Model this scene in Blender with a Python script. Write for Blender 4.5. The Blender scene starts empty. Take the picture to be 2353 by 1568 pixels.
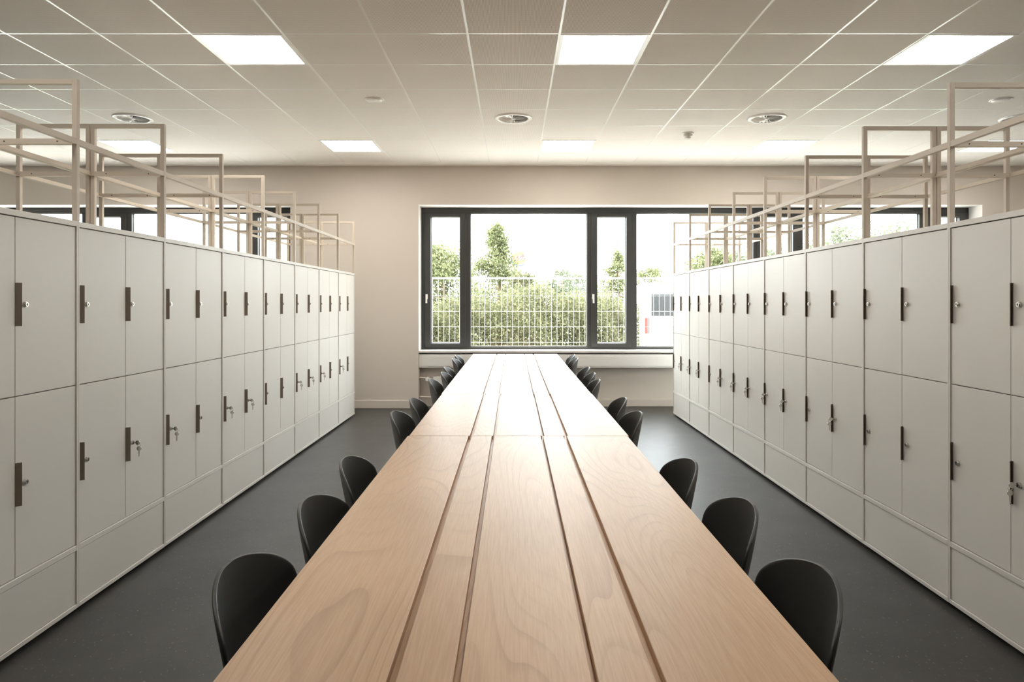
import bpy, bmesh, math, random
import numpy as np
from mathutils import Vector, Matrix

random.seed(7)
rng = np.random.default_rng(7)
scene = bpy.context.scene
COL = scene.collection
PI = math.pi

# ------------------------------------------------------------------ camera, sky, sun, exposure
CAM_Z = 1.345
FPX = 1630.0
cam_d = bpy.data.cameras.new('camera')
cam_d.sensor_fit = 'HORIZONTAL'
cam_d.sensor_width = 36.0
cam_d.lens = FPX / 2353.0 * 36.0
cam_d.shift_x = -2.2 / 2353.0
cam_d.shift_y = -87.0 / 2353.0
cam_d.clip_end = 600
cam = bpy.data.objects.new('camera', cam_d)
cam.location = (0, 0, CAM_Z)
cam.rotation_euler = (PI / 2, 0, 0)
COL.objects.link(cam)
scene.camera = cam

world = bpy.data.worlds.new('overcast_sky')
scene.world = world
world.use_nodes = True
bg = world.node_tree.nodes['Background']
bg.inputs['Color'].default_value = (0.91, 0.965, 1.0, 1)
bg.inputs['Strength'].default_value = 9.5

sun_d = bpy.data.lights.new('sun_offscreen', 'SUN')
sun_d.energy = 14.0
sun_d.angle = math.radians(1.0)
sun_d.color = (1.0, 0.95, 0.86)
sun = bpy.data.objects.new('sun_offscreen', sun_d)
sun.rotation_euler = Vector((2.5, -0.5, -2.56)).to_track_quat('-Z', 'Y').to_euler()
sun.location = (-20, 20, 30)
COL.objects.link(sun)


PANEL_STRENGTH = 14.5
scene.view_settings.view_transform = 'Standard'
scene.view_settings.look = 'None'
scene.view_settings.gamma = 1.0
scene.view_settings.use_curve_mapping = False
scene.view_settings.exposure = 0.60
scene.cycles.max_bounces = 10
scene.cycles.diffuse_bounces = 6
scene.cycles.glossy_bounces = 4
scene.cycles.transparent_max_bounces = 12
scene.cycles.sample_clamp_indirect = 6.0
scene.cycles.caustics_reflective = False
scene.cycles.caustics_refractive = False

# ------------------------------------------------------------------ materials
MATS = {}


def srgb(r, g, b):
    f = lambda c: c / 12.92 if c <= 0.04045 else ((c + 0.055) / 1.055) ** 2.4
    return (f(r / 255), f(g / 255), f(b / 255), 1.0)


def mat(name, color, rough=0.5, metal=0.0, spec=0.5, bump=None):
    m = bpy.data.materials.new(name)
    m.use_nodes = True
    nt = m.node_tree
    p = nt.nodes['Principled BSDF']
    if len(color) == 3:
        color = (*color, 1)
    p.inputs['Base Color'].default_value = color
    p.inputs['Roughness'].default_value = rough
    p.inputs['Metallic'].default_value = metal
    p.inputs['Specular IOR Level'].default_value = spec
    if bump:
        sc, st = bump
        tc = nt.nodes.new('ShaderNodeTexCoord')
        n = nt.nodes.new('ShaderNodeTexNoise')
        n.inputs['Scale'].default_value = sc
        n.inputs['Detail'].default_value = 3
        b = nt.nodes.new('ShaderNodeBump')
        b.inputs['Strength'].default_value = st
        b.inputs['Distance'].default_value = 0.002
        nt.links.new(tc.outputs['Object'], n.inputs['Vector'])
        nt.links.new(n.outputs['Fac'], b.inputs['Height'])
        nt.links.new(b.outputs['Normal'], p.inputs['Normal'])
    MATS[name] = m
    return m


def ramp(nt, stops):
    r = nt.nodes.new('ShaderNodeValToRGB')
    els = r.color_ramp.elements
    while len(els) < len(stops):
        els.new(0.5)
    for e, (pos, col) in zip(els, stops):
        e.position = pos
        e.color = col if len(col) == 4 else (*col, 1)
    return r


mat('wall_paint', (0.66, 0.60, 0.54), 0.85, bump=(120, 0.15))
mat('white_paint', (0.82, 0.80, 0.77), 0.5)
mat('locker', (0.70, 0.675, 0.63), 0.42, spec=0.4, bump=(900, 0.05))
mat('rack', (0.60, 0.53, 0.445), 0.45, spec=0.4)
mat('bronze', (0.21, 0.172, 0.132), 0.42, metal=0.2)
mat('duct_steel', (0.42, 0.42, 0.41), 0.6)
mat('chrome', (0.62, 0.60, 0.56), 0.25, metal=1.0)
mat('slot', (0.02, 0.018, 0.015), 0.6)
mat('window_frame', (0.045, 0.044, 0.042), 0.42)
mat('tee', (0.92, 0.91, 0.885), 0.22)
mat('vent_white', (0.94, 0.935, 0.925), 0.22)
mat('chair_shell', (0.022, 0.022, 0.020), 0.46, spec=0.55)
mat('chair_leg', (0.02, 0.018, 0.016), 0.45)
mat('steel_dark', (0.05, 0.05, 0.05), 0.4, metal=0.6)
mat('radiator', (0.80, 0.78, 0.74), 0.4)
mat('pipe', (0.72, 0.66, 0.58), 0.4)
mat('trunking', (0.76, 0.745, 0.72), 0.5)
mat('galvanised', (0.55, 0.55, 0.53), 0.5, metal=0.2)
mat('bark', (0.16, 0.11, 0.07), 0.9)
mat('lawn', (0.10, 0.115, 0.06), 0.95, bump=(40, 0.6))
mat('gravel', (0.60, 0.59, 0.565), 0.95, bump=(30, 0.5))
mat('van_paint', (0.80, 0.80, 0.80), 0.3)
mat('van_glass', (0.03, 0.032, 0.035), 0.08, spec=0.5)
mat('tyre', (0.03, 0.03, 0.03), 0.8)
mat('van_plastic', (0.06, 0.06, 0.06), 0.6)
mat('tail_light', (0.30, 0.04, 0.035), 0.2)
mat('sign_white', (0.75, 0.74, 0.70), 0.5)
mat('sign_bun', (0.72, 0.36, 0.06), 0.5)
mat('sign_red', (0.60, 0.04, 0.035), 0.5)
mat('sign_blue', (0.03, 0.06, 0.28), 0.5)


def make_tile_mat():
    m = mat('ceiling_tile', (0.62, 0.55, 0.47), 0.8)
    nt = m.node_tree
    p = nt.nodes['Principled BSDF']
    tc = nt.nodes.new('ShaderNodeTexCoord')
    mp = nt.nodes.new('ShaderNodeMapping')
    mp.inputs['Scale'].default_value = (118, 118, 0)
    fr = nt.nodes.new('ShaderNodeVectorMath'); fr.operation = 'FRACTION'
    sb = nt.nodes.new('ShaderNodeVectorMath'); sb.operation = 'SUBTRACT'
    sb.inputs[1].default_value = (0.5, 0.5, 0)
    ln = nt.nodes.new('ShaderNodeVectorMath'); ln.operation = 'LENGTH'
    r = ramp(nt, [(0.20, (0.43, 0.395, 0.36)), (0.30, (0.79, 0.745, 0.695))])
    nt.links.new(tc.outputs['Object'], mp.inputs['Vector'])
    nt.links.new(mp.outputs[0], fr.inputs[0])
    nt.links.new(fr.outputs[0], sb.inputs[0])
    nt.links.new(sb.outputs[0], ln.inputs[0])
    nt.links.new(ln.outputs['Value'], r.inputs['Fac'])
    nt.links.new(r.outputs['Color'], p.inputs['Base Color'])


make_tile_mat()
mat('ceiling_border', (0.84, 0.80, 0.75), 0.8)


def make_floor_mat():
    m = mat('linoleum', (0.06, 0.058, 0.055), 0.42, spec=0.45)
    nt = m.node_tree
    p = nt.nodes['Principled BSDF']
    tc = nt.nodes.new('ShaderNodeTexCoord')
    n1 = nt.nodes.new('ShaderNodeTexNoise')
    n1.inputs['Scale'].default_value = 3.0
    n1.inputs['Detail'].default_value = 6
    n1.inputs['Roughness'].default_value = 0.7
    mp = nt.nodes.new('ShaderNodeMapping')
    mp.inputs['Scale'].default_value = (85, 45, 1)
    n2 = nt.nodes.new('ShaderNodeTexNoise')
    n2.inputs['Scale'].default_value = 1.0
    n2.inputs['Detail'].default_value = 2
    r1 = ramp(nt, [(0.3, (0.028, 0.0265, 0.0245)), (0.7, (0.050, 0.0475, 0.044))])
    r2 = ramp(nt, [(0.665, (0, 0, 0)), (0.72, (1, 1, 1))])
    mx = nt.nodes.new('ShaderNodeMix'); mx.data_type = 'RGBA'
    mx.inputs['B'].default_value = (0.15, 0.135, 0.11, 1)
    nt.links.new(tc.outputs['Object'], n1.inputs['Vector'])
    nt.links.new(tc.outputs['Object'], mp.inputs['Vector'])
    nt.links.new(mp.outputs[0], n2.inputs['Vector'])
    nt.links.new(n1.outputs['Fac'], r1.inputs['Fac'])
    nt.links.new(n2.outputs['Fac'], r2.inputs['Fac'])
    nt.links.new(r1.outputs['Color'], mx.inputs['A'])
    nt.links.new(r2.outputs['Color'], mx.inputs['Factor'])
    nt.links.new(mx.outputs['Result'], p.inputs['Base Color'])


make_floor_mat()


def make_wood_mat():
    m = mat('light_oak', (0.6, 0.42, 0.26), 0.405, spec=0.34)
    nt = m.node_tree
    p = nt.nodes['Principled BSDF']
    tc = nt.nodes.new('ShaderNodeTexCoord')
    oi = nt.nodes.new('ShaderNodeObjectInfo')
    mul = nt.nodes.new('ShaderNodeMath'); mul.operation = 'MULTIPLY'
    mul.inputs[1].default_value = 37.0
    add = nt.nodes.new('ShaderNodeVectorMath'); add.operation = 'ADD'
    nt.links.new(oi.outputs['Random'], mul.inputs[0])
    nt.links.new(tc.outputs['Object'], add.inputs[0])
    nt.links.new(mul.outputs[0], add.inputs[1])
    # cathedral grain: contour lines of a long stretched noise
    mp = nt.nodes.new('ShaderNodeMapping')
    mp.inputs['Scale'].default_value = (3.2, 0.42, 1.0)
    n = nt.nodes.new('ShaderNodeTexNoise')
    n.inputs['Scale'].default_value = 1.0
    n.inputs['Detail'].default_value = 1.5
    n.inputs['Roughness'].default_value = 0.4
    m2 = nt.nodes.new('ShaderNodeMath'); m2.operation = 'MULTIPLY'
    m2.inputs[1].default_value = 34.0
    fr = nt.nodes.new('ShaderNodeMath'); fr.operation = 'FRACT'
    rl = ramp(nt, [(0.0, (0.3, 0.3, 0.3)), (0.10, (0, 0, 0)), (0.70, (0.08, 0.08, 0.08)), (0.97, (1, 1, 1))])
    nt.links.new(add.outputs[0], mp.inputs['Vector'])
    nt.links.new(mp.outputs[0], n.inputs['Vector'])
    nt.links.new(n.outputs['Fac'], m2.inputs[0])
    nt.links.new(m2.outputs[0], fr.inputs[0])
    nt.links.new(fr.outputs[0], rl.inputs['Fac'])
    # pores: short fine dashes along the board
    mp2 = nt.nodes.new('ShaderNodeMapping')
    mp2.inputs['Scale'].default_value = (260, 9, 1)
    n2 = nt.nodes.new('ShaderNodeTexNoise')
    n2.inputs['Scale'].default_value = 1.0
    n2.inputs['Detail'].default_value = 3
    nt.links.new(add.outputs[0], mp2.inputs['Vector'])
    nt.links.new(mp2.outputs[0], n2.inputs['Vector'])
    r2 = ramp(nt, [(0.35, (0.50, 0.325, 0.19)), (0.65, (0.55, 0.375, 0.23))])
    nt.links.new(n2.outputs['Fac'], r2.inputs['Fac'])
    # broad colour drift
    n3 = nt.nodes.new('ShaderNodeTexNoise')
    n3.inputs['Scale'].default_value = 1.7
    n3.inputs['Detail'].default_value = 2
    nt.links.new(add.outputs[0], n3.inputs['Vector'])
    r3 = ramp(nt, [(0.3, (0.90, 0.88, 0.86)), (0.7, (1.06, 1.05, 1.05))])
    nt.links.new(n3.outputs['Fac'], r3.inputs['Fac'])
    mx = nt.nodes.new('ShaderNodeMix'); mx.data_type = 'RGBA'; mx.blend_type = 'MULTIPLY'
    mx.inputs['Factor'].default_value = 1.0
    nt.links.new(r2.outputs['Color'], mx.inputs['A'])
    nt.links.new(r3.outputs['Color'], mx.inputs['B'])
    mx2 = nt.nodes.new('ShaderNodeMix'); mx2.data_type = 'RGBA'
    mx2.inputs['B'].default_value = (0.33, 0.20, 0.11, 1)
    mk = nt.nodes.new('ShaderNodeTexNoise')
    mk.inputs['Scale'].default_value = 2.1
    mk.inputs['Detail'].default_value = 1
    mpk = nt.nodes.new('ShaderNodeMapping')
    mpk.inputs['Scale'].default_value = (1.6, 0.5, 1.0)
    mpk.inputs['Location'].default_value = (5.3, 2.1, 0.7)
    nt.links.new(add.outputs[0], mpk.inputs['Vector'])
    nt.links.new(mpk.outputs[0], mk.inputs['Vector'])
    rk = ramp(nt, [(0.42, (0.10, 0.10, 0.10)), (0.66, (0.55, 0.55, 0.55))])
    nt.links.new(mk.outputs['Fac'], rk.inputs['Fac'])
    mf = nt.nodes.new('ShaderNodeMath'); mf.operation = 'MULTIPLY'
    nt.links.new(rk.outputs['Color'], mf.inputs[1])
    nt.links.new(rl.outputs['Color'], mf.inputs[0])
    nt.links.new(mf.outputs[0], mx2.inputs['Factor'])
    nt.links.new(mx.outputs['Result'], mx2.inputs['A'])
    nt.links.new(mx2.outputs['Result'], p.inputs['Base Color'])


make_wood_mat()


def make_leaf_mat(name, a, b, c):
    m = bpy.data.materials.new(name)
    m.use_nodes = True
    nt = m.node_tree
    nt.nodes.clear()
    out = nt.nodes.new('ShaderNodeOutputMaterial')
    g = nt.nodes.new('ShaderNodeNewGeometry')
    r = ramp(nt, [(0.0, a), (0.5, b), (1.0, c)])
    nt.links.new(g.outputs['Random Per Island'], r.inputs['Fac'])
    d = nt.nodes.new('ShaderNodeBsdfDiffuse')
    t = nt.nodes.new('ShaderNodeBsdfTranslucent')
    mx = nt.nodes.new('ShaderNodeMixShader')
    mx.inputs[0].default_value = 0.35
    nt.links.new(r.outputs['Color'], d.inputs['Color'])
    nt.links.new(r.outputs['Color'], t.inputs['Color'])
    nt.links.new(d.outputs[0], mx.inputs[1])
    nt.links.new(t.outputs[0], mx.inputs[2])
    nt.links.new(mx.outputs[0], out.inputs['Surface'])
    MATS[name] = m


make_leaf_mat('leaf_hedge', (0.085, 0.09, 0.052), (0.145, 0.15, 0.085), (0.23, 0.22, 0.125))
make_leaf_mat('leaf_tree', (0.10, 0.115, 0.06), (0.165, 0.18, 0.095), (0.24, 0.24, 0.13))
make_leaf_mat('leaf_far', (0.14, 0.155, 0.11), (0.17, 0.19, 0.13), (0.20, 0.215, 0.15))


def make_glass():
    m = bpy.data.materials.new('glass')
    m.use_nodes = True
    nt = m.node_tree
    nt.nodes.clear()
    out = nt.nodes.new('ShaderNodeOutputMaterial')
    tr = nt.nodes.new('ShaderNodeBsdfTransparent')
    tr.inputs['Color'].default_value = (0.96, 0.97, 0.96, 1)
    gl = nt.nodes.new('ShaderNodeBsdfGlossy')
    gl.inputs['Roughness'].default_value = 0.02
    lw = nt.nodes.new('ShaderNodeLayerWeight')          # the same from both sides of the thin pane
    lw.inputs['Blend'].default_value = 0.5
    pw = nt.nodes.new('ShaderNodeMath'); pw.operation = 'POWER'
    pw.inputs[1].default_value = 4.0
    ma = nt.nodes.new('ShaderNodeMath'); ma.operation = 'MULTIPLY_ADD'
    ma.inputs[1].default_value = 0.75
    ma.inputs[2].default_value = 0.035
    mx = nt.nodes.new('ShaderNodeMixShader')
    nt.links.new(lw.outputs['Facing'], pw.inputs[0])
    nt.links.new(pw.outputs[0], ma.inputs[0])
    nt.links.new(ma.outputs[0], mx.inputs[0])
    nt.links.new(tr.outputs[0], mx.inputs[1])
    nt.links.new(gl.outputs[0], mx.inputs[2])
    nt.links.new(mx.outputs[0], out.inputs['Surface'])
    MATS['glass'] = m


make_glass()


def make_emit():
    m = bpy.data.materials.new('lit_diffuser')
    m.use_nodes = True
    nt = m.node_tree
    p = nt.nodes['Principled BSDF']
    p.inputs['Base Color'].default_value = (0.9, 0.88, 0.84, 1)
    p.inputs['Emission Color'].default_value = (1.0, 0.945, 0.87, 1)
    p.inputs['Emission Strength'].default_value = PANEL_STRENGTH
    MATS['lit_diffuser'] = m


make_emit()


# ------------------------------------------------------------------ mesh helpers
def mesh_from(name, verts, faces, m=None, smooth=False):
    me = bpy.data.meshes.new(name)
    me.from_pydata([tuple(v) for v in verts], [], faces)
    if m:
        me.materials.append(MATS[m])
    if smooth:
        me.polygons.foreach_set('use_smooth', [True] * len(me.polygons))
    me.update()
    return me


class MB:
    """collects boxes, prisms, tubes and lathes, then becomes ONE mesh"""

    def __init__(self):
        self.v, self.f, self.sm = [], [], []

    def add(self, verts, faces, smooth=False):
        n = len(self.v)
        self.v += [tuple(p) for p in verts]
        self.f += [tuple(i + n for i in f) for f in faces]
        self.sm += [smooth] * len(faces)
        return self

    def box(self, x0, x1, y0, y1, z0, z1):
        v = [(x0, y0, z0), (x1, y0, z0), (x1, y1, z0), (x0, y1, z0), (x0, y0, z1), (x1, y0, z1), (x1, y1, z1), (x0, y1, z1)]
        f = [(0, 3, 2, 1), (4, 5, 6, 7), (0, 1, 5, 4), (1, 2, 6, 5), (2, 3, 7, 6), (3, 0, 4, 7)]
        return self.add(v, f)

    def prism(self, poly, axis, a, b):
        """poly: 2D counter-clockwise points in the plane normal to axis; extruded from a to b"""
        def P(p, t):
            return {'x': (t, p[0], p[1]), 'y': (p[0], t, p[1]), 'z': (p[0], p[1], t)}[axis]
        n = len(poly)
        v = [P(p, a) for p in poly] + [P(p, b) for p in poly]
        f = [tuple(range(n))[::-1], tuple(range(n, 2 * n))]
        f += [(i, (i + 1) % n, n + (i + 1) % n, n + i) for i in range(n)]
        return self.add(v, f)

    def tube(self, p0, p1, r0, r1=None, n=10, smooth=True):
        r1 = r0 if r1 is None else r1
        p0, p1 = Vector(p0), Vector(p1)
        d = (p1 - p0).normalized()
        a = d.orthogonal().normalized()
        b = d.cross(a)
        v, f = [], []
        for p, r in ((p0, r0), (p1, r1)):
            for i in range(n):
                t = 2 * PI * i / n
                v.append(p + a * (r * math.cos(t)) + b * (r * math.sin(t)))
        f = [(i, (i + 1) % n, n + (i + 1) % n, n + i) for i in range(n)]
        self.add(v, f, smooth)
        self.add(v, [tuple(range(n))[::-1], tuple(range(n, 2 * n))])
        return self

    def lathe(self, prof, c=(0, 0, 0), n=32, smooth=True):
        """profile of (radius, z) turned about a vertical axis through c"""
        v, f = [], []
        for r, z in prof:
            for i in range(n):
                t = 2 * PI * i / n
                v.append((c[0] + r * math.cos(t), c[1] + r * math.sin(t), c[2] + z))
        for k in range(len(prof) - 1):
            for i in range(n):
                f.append((k * n + i, k * n + (i + 1) % n, (k + 1) * n + (i + 1) % n, (k + 1) * n + i))
        return self.add(v, f, smooth)

    def torus(self, c, R, r, axis='x', n=16, k=6):
        v, f = [], []
        for i in range(n):
            t = 2 * PI * i / n
            for j in range(k):
                s = 2 * PI * j / k
                rr = R + r * math.cos(s)
                u, w, h = rr * math.cos(t), rr * math.sin(t), r * math.sin(s)
                p = {'x': (h, u, w), 'y': (u, h, w), 'z': (u, w, h)}[axis]
                v.append((c[0] + p[0], c[1] + p[1], c[2] + p[2]))
        for i in range(n):
            for j in range(k):
                f.append((i * k + j, ((i + 1) % n) * k + j, ((i + 1) % n) * k + (j + 1) % k, i * k + (j + 1) % k))
        return self.add(v, f, True)

    def mesh(self, name, m, bevel=0.0, seg=2):
        me = bpy.data.meshes.new(name)
        me.from_pydata(self.v, [], self.f)
        me.polygons.foreach_set('use_smooth', self.sm)
        bm = bmesh.new()
        bm.from_mesh(me)
        if bevel:
            bmesh.ops.remove_doubles(bm, verts=bm.verts, dist=1e-6)
            es = [e for e in bm.edges if len(e.link_faces) == 2 and e.calc_face_angle(0) > 0.5]
            bmesh.ops.bevel(bm, geom=es, offset=bevel, segments=seg, profile=0.5, affect='EDGES', clamp_overlap=True)
        bmesh.ops.recalc_face_normals(bm, faces=bm.faces)
        bm.to_mesh(me)
        bm.free()
        if m:
            me.materials.append(MATS[m])
        me.update()
        return me


def box_mesh(name, m, x0, x1, y0, y1, z0, z1, bevel=0.0, seg=2):
    return MB().box(x0, x1, y0, y1, z0, z1).mesh(name, m, bevel, seg)


def obj(name, me, parent=None, loc=(0, 0, 0), rot=None):
    o = bpy.data.objects.new(name, me)
    COL.objects.link(o)
    o.location = loc
    if rot:
        o.rotation_euler = rot
    if parent:
        o.parent = parent
    return o


def tag(o, label, cat, group=None):
    o['label'] = label
    o['category'] = cat
    if group:
        o['group'] = group
    return o


def thing(name, label, cat, loc=(0, 0, 0), rotz=0.0, group=None):
    o = obj(name, None, None, loc, (0, 0, rotz))
    o.empty_display_size = 0.1
    return tag(o, label, cat, group)


def struct(name, me=None, label=None, loc=(0, 0, 0), parent=None):
    o = obj(name, me, parent, loc)
    if not parent:
        o['kind'] = 'structure'
    if label:
        o['label'] = label
    return o


ORD = ['zeroth', 'first', 'second', 'third', 'fourth', 'fifth', 'sixth', 'seventh', 'eighth', 'ninth', 'tenth']

# ------------------------------------------------------------------ room shell
XW0, XW1 = -8.2, 7.2
YB, YW = -4.4, 9.08
ZC = CAM_Z + 1.753
WTOP, WSILL = 2.607, 0.735
W1 = (-1.21, 6.01)
W2 = (-7.87, -2.845)

struct('floor', box_mesh('floor', 'linoleum', XW0 - 0.2, XW1 + 0.2, YB - 0.2, 9.5, -0.15, 0.0),
       'dark grey speckled linoleum floor with a soft sheen')
wb = MB()
for a, b in ((XW0 - 0.2, W2[0]), (W2[1], W1[0])):
    wb.box(a, b, YW, 9.5, 0, ZC + 0.17)
wb.box(W2[0], W2[1], YW, 9.5, WTOP, ZC + 0.17).box(W2[0], W2[1], YW, 9.5, 0, 0.71)
struct('wall_back', wb.mesh('wall_back', 'wall_paint'), 'beige painted window wall with the bare pier between the windows')
struct('wall_lintel', box_mesh('wall_lintel', 'wall_paint', W1[0], W1[1], YW, 9.5, WTOP, ZC + 0.17), 'beige painted wall above the wide window')
struct('wall_pier', box_mesh('wall_pier', 'wall_paint', W1[1], XW1 + 0.2, YW, 9.5, 0, ZC + 0.17), 'beige painted wall past the end of the wide window')
struct('wall_parapet', box_mesh('wall_parapet', 'wall_paint', W1[0], W1[1], 9.24, 9.5, 0, 0.71), 'beige wall set back below the wide window')
struct('wall_left', box_mesh('wall_left', 'wall_paint', XW0 - 0.2, XW0, YB, YW, 0, ZC + 0.17), 'plain beige side wall behind the lockers')
struct('wall_right', box_mesh('wall_right', 'wall_paint', XW1, XW1 + 0.2, YB, YW, 0, ZC + 0.17), 'plain beige side wall')
struct('wall_front', box_mesh('wall_front', 'wall_paint', XW0 - 0.2, XW1 + 0.2, YB - 0.2, YB, 0, ZC + 0.17), 'plain beige wall facing the windows')

bbm = MB()
for a, b in ((XW0, W1[0]), (W1[1], XW1)):
    bbm.box(a, b, YW - 0.014, YW, 0, 0.102)
bbm.box(W1[0], W1[1], 9.226, 9.24, 0, 0.098)
struct('baseboard_back', bbm.mesh('baseboard', 'wall_paint', 0.003, 1), 'beige painted baseboard along the window wall')
for x0, x1, nm in ((XW0, XW0 + 0.014, 'baseboard_left'), (XW1 - 0.014, XW1, 'baseboard_right')):
    struct(nm, box_mesh(nm, 'wall_paint', x0, x1, YB, YW - 0.02, 0, 0.1), 'beige painted baseboard')
# white reveal lining of both openings
for n, (a, b) in enumerate((W1, W2), 1):
    rv = MB()
    rv.box(a, a + 0.004, YW - 0.002, 9.36, WSILL, WTOP).box(b - 0.004, b, YW - 0.002, 9.36, WSILL, WTOP)
    rv.box(a, b, YW - 0.002, 9.36, WTOP - 0.004, WTOP)
    struct('trim_%d' % n, rv.mesh('reveal', 'white_paint'), 'white painted window reveal')

# ceiling: slab, visible grid, tiles
ceil_o = struct('ceiling', box_mesh('ceiling', 'ceiling_border', XW0 - 0.2, XW1 + 0.2, YB - 0.2, 9.5, ZC + 0.17, ZC + 0.32),
                'suspended ceiling of perforated beige tiles in a white grid')
GX0, GY0, T = 0.304, 4.615, 0.6
gx = [GX0 + T * k for k in range(-14, 12) if XW0 < GX0 + T * k < XW1]
gy = [GY0 + T * k for k in range(-15, 8) if YB < GY0 + T * k < YW]
ty_mesh = box_mesh('tee_runner', 'tee', -0.0075, 0.0075, YB, gy[-1] + 0.0075, 0, 0.012)
tx_mesh = box_mesh('cross_tee', 'tee', XW0, XW1, -0.0075, 0.0075, 0.0005, 0.012)
for x in gx:
    obj('grid_bar', ty_mesh, ceil_o, (x, 0, ZC))
for y in gy:
    obj('grid_bar', tx_mesh, ceil_o, (0, y, ZC))
obj('ceiling_border', box_mesh('ceiling_border', 'ceiling_border', XW0, XW1, gy[-1] + 0.0075, YW, 0.004, 0.03), ceil_o, (0, 0, ZC))

LIGHT_COLS = {-4.496: 'beyond the bare-pier lockers', -2.096: 'over the bare-pier lockers', 0.304: 'over the table',
              2.704: 'over the window-end lockers', 5.104: 'beyond the window-end lockers'}
LIGHT_ROWS = {7.615: 'first', 4.615: 'second', 1.615: 'third'}
VENTS = {(-3.896, 6.415): 'beyond the bare-pier lockers', (-0.296, 6.415): 'over the table',
         (2.104, 6.415): 'over the window-end lockers', (4.504, 6.415): 'beyond the window-end lockers'}


def near(a, b):
    return abs(a - b) < 0.02


tile_me = box_mesh('ceiling_tile', 'ceiling_tile', -0.2975, 0.2975, -0.2975, 0.2975, 0.0012, 0.018)
vt, NV = MB(), 48
vv = []
for zz in (0.0012, 0.018):
    for sq in (False, True):
        for k in range(NV):
            c, d = math.cos(2 * PI * k / NV), math.sin(2 * PI * k / NV)
            r = 0.2975 / max(abs(c), abs(d)) if sq else 0.137
            vv.append((r * c, r * d, zz))
vf = []
for k in range(NV):
    n = (k + 1) % NV
    for p, q in ((0, 1), (1, 3), (3, 2), (2, 0)):
        vf.append((p * NV + k, p * NV + n, q * NV + n, q * NV + k))
vent_tile_me = vt.add(vv, vf).mesh('vent_tile', 'ceiling_tile')
rest = MB()
xs = [XW0] + gx + [XW1]
ys = [YB] + gy
n_tiles = 0
for i in range(len(xs) - 1):
    for j in range(len(ys) - 1):
        x0, x1, y0, y1 = xs[i], xs[i + 1], ys[j], ys[j + 1]
        if any(near(x0, a) for a in LIGHT_COLS) and any(near(y0, b) for b in LIGHT_ROWS):
            continue
        full = near(x1 - x0, T) and near(y1 - y0, T)
        xc, yc = (x0 + x1) / 2, (y0 + y1) / 2
        if full and yc > 3.5 and abs(xc) < yc * 0.74 + 0.9:
            hole = any(near(x0, a) and near(y0, b) for a, b in VENTS)
            obj('ceiling_tile', vent_tile_me if hole else tile_me, ceil_o, (xc, yc, ZC))
            n_tiles += 1
        else:
            rest.box(x0, x1, y0, y1, 0.0012, 0.018)
fo = obj('ceiling_tile_field', rest.mesh('ceiling_tile_field', 'ceiling_tile'), ceil_o, (0, 0, ZC))
fo['kind'] = 'stuff'

# ceiling lights
lf = MB()
for a in ((-0.2925, 0.2925, -0.2925, -0.272), (-0.2925, 0.2925, 0.272, 0.2925), (-0.2925, -0.272, -0.272, 0.272), (0.272, 0.2925, -0.272, 0.272)):
    lf.box(a[0], a[1], a[2], a[3], -0.003, 0.03)
lf_me = lf.mesh('light_frame', 'tee')
ld_me = box_mesh('diffuser', 'lit_diffuser', -0.272, 0.272, -0.272, 0.272, 0.004, 0.012)
lh_me = box_mesh('housing', 'tee', -0.29, 0.29, -0.29, 0.29, 0.0135, 0.046)
for y0, rn in LIGHT_ROWS.items():
    for x0, cn in LIGHT_COLS.items():
        off = '_offscreen' if y0 < 4 or (y0 < 7 and abs(x0 + 0.3) > 3.5) else ''     # the same lamp grid going on past the frame
        t = thing('ceiling_light' + off, 'square lit ceiling panel %s, %s line from window wall' % (cn, rn), 'ceiling light',
                  (x0 + 0.3, y0 + 0.3, ZC), 0, 'square ceiling light panels')
        obj('frame', lf_me, t)
        obj('diffuser' + off, ld_me, t)
        obj('housing', lh_me, t)

# round swirl vents
vr_me = MB().lathe([(0.135, -0.003), (0.139, -0.013), (0.150, -0.017), (0.172, -0.015), (0.180, -0.006), (0.180, 0.002), (0.135, 0.002)], n=48).mesh('vent_ring', 'vent_white')
vb_me = MB().lathe([(0.1365, -0.003), (0.1365, 0.115), (0.0001, 0.115)], n=48).mesh('vent_plenum', 'duct_steel')
vh_me = MB().lathe([(0.0001, -0.016), (0.018, -0.016), (0.024, -0.011), (0.024, -0.0036)], n=24).mesh('vent_hub', 'vent_white')
blade = MB()
for k in range(24):
    a = 2 * PI * k / 24
    c, s = math.cos(a), math.sin(a)
    pts = []
    for r, sw in ((0.020, 0.0), (0.08, 0.010), (0.1375, 0.030)):
        for w, z in ((-0.5, -0.0145), (0.5, -0.0042)):
            wd = (0.003 + 0.115 * r) * w + sw
            pts.append((r * c - wd * s, r * s + wd * c, z))
    q = [(p[0], p[1], p[2] + 0.0008) for p in pts]
    blade.add(pts + q, [(0, 2, 3, 1), (2, 4, 5, 3), (6, 7, 9, 8), (8, 9, 11, 10), (0, 6, 8, 2), (2, 8, 10, 4), (1, 3, 9, 7), (3, 5, 11, 9)])
bl_me = blade.mesh('vent_blades', 'vent_white')
for (x0, y0), wh in VENTS.items():
    t = thing('ceiling_vent', 'round white swirl air vent in the ceiling %s' % wh, 'air vent', (x0 + 0.3, y0 + 0.3, ZC + 0.004), 0, 'round ceiling air vents')
    obj('ring', vr_me, t)
    obj('plenum', vb_me, t)
    obj('hub', vh_me, t)
    obj('blades', bl_me, t)

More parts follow.
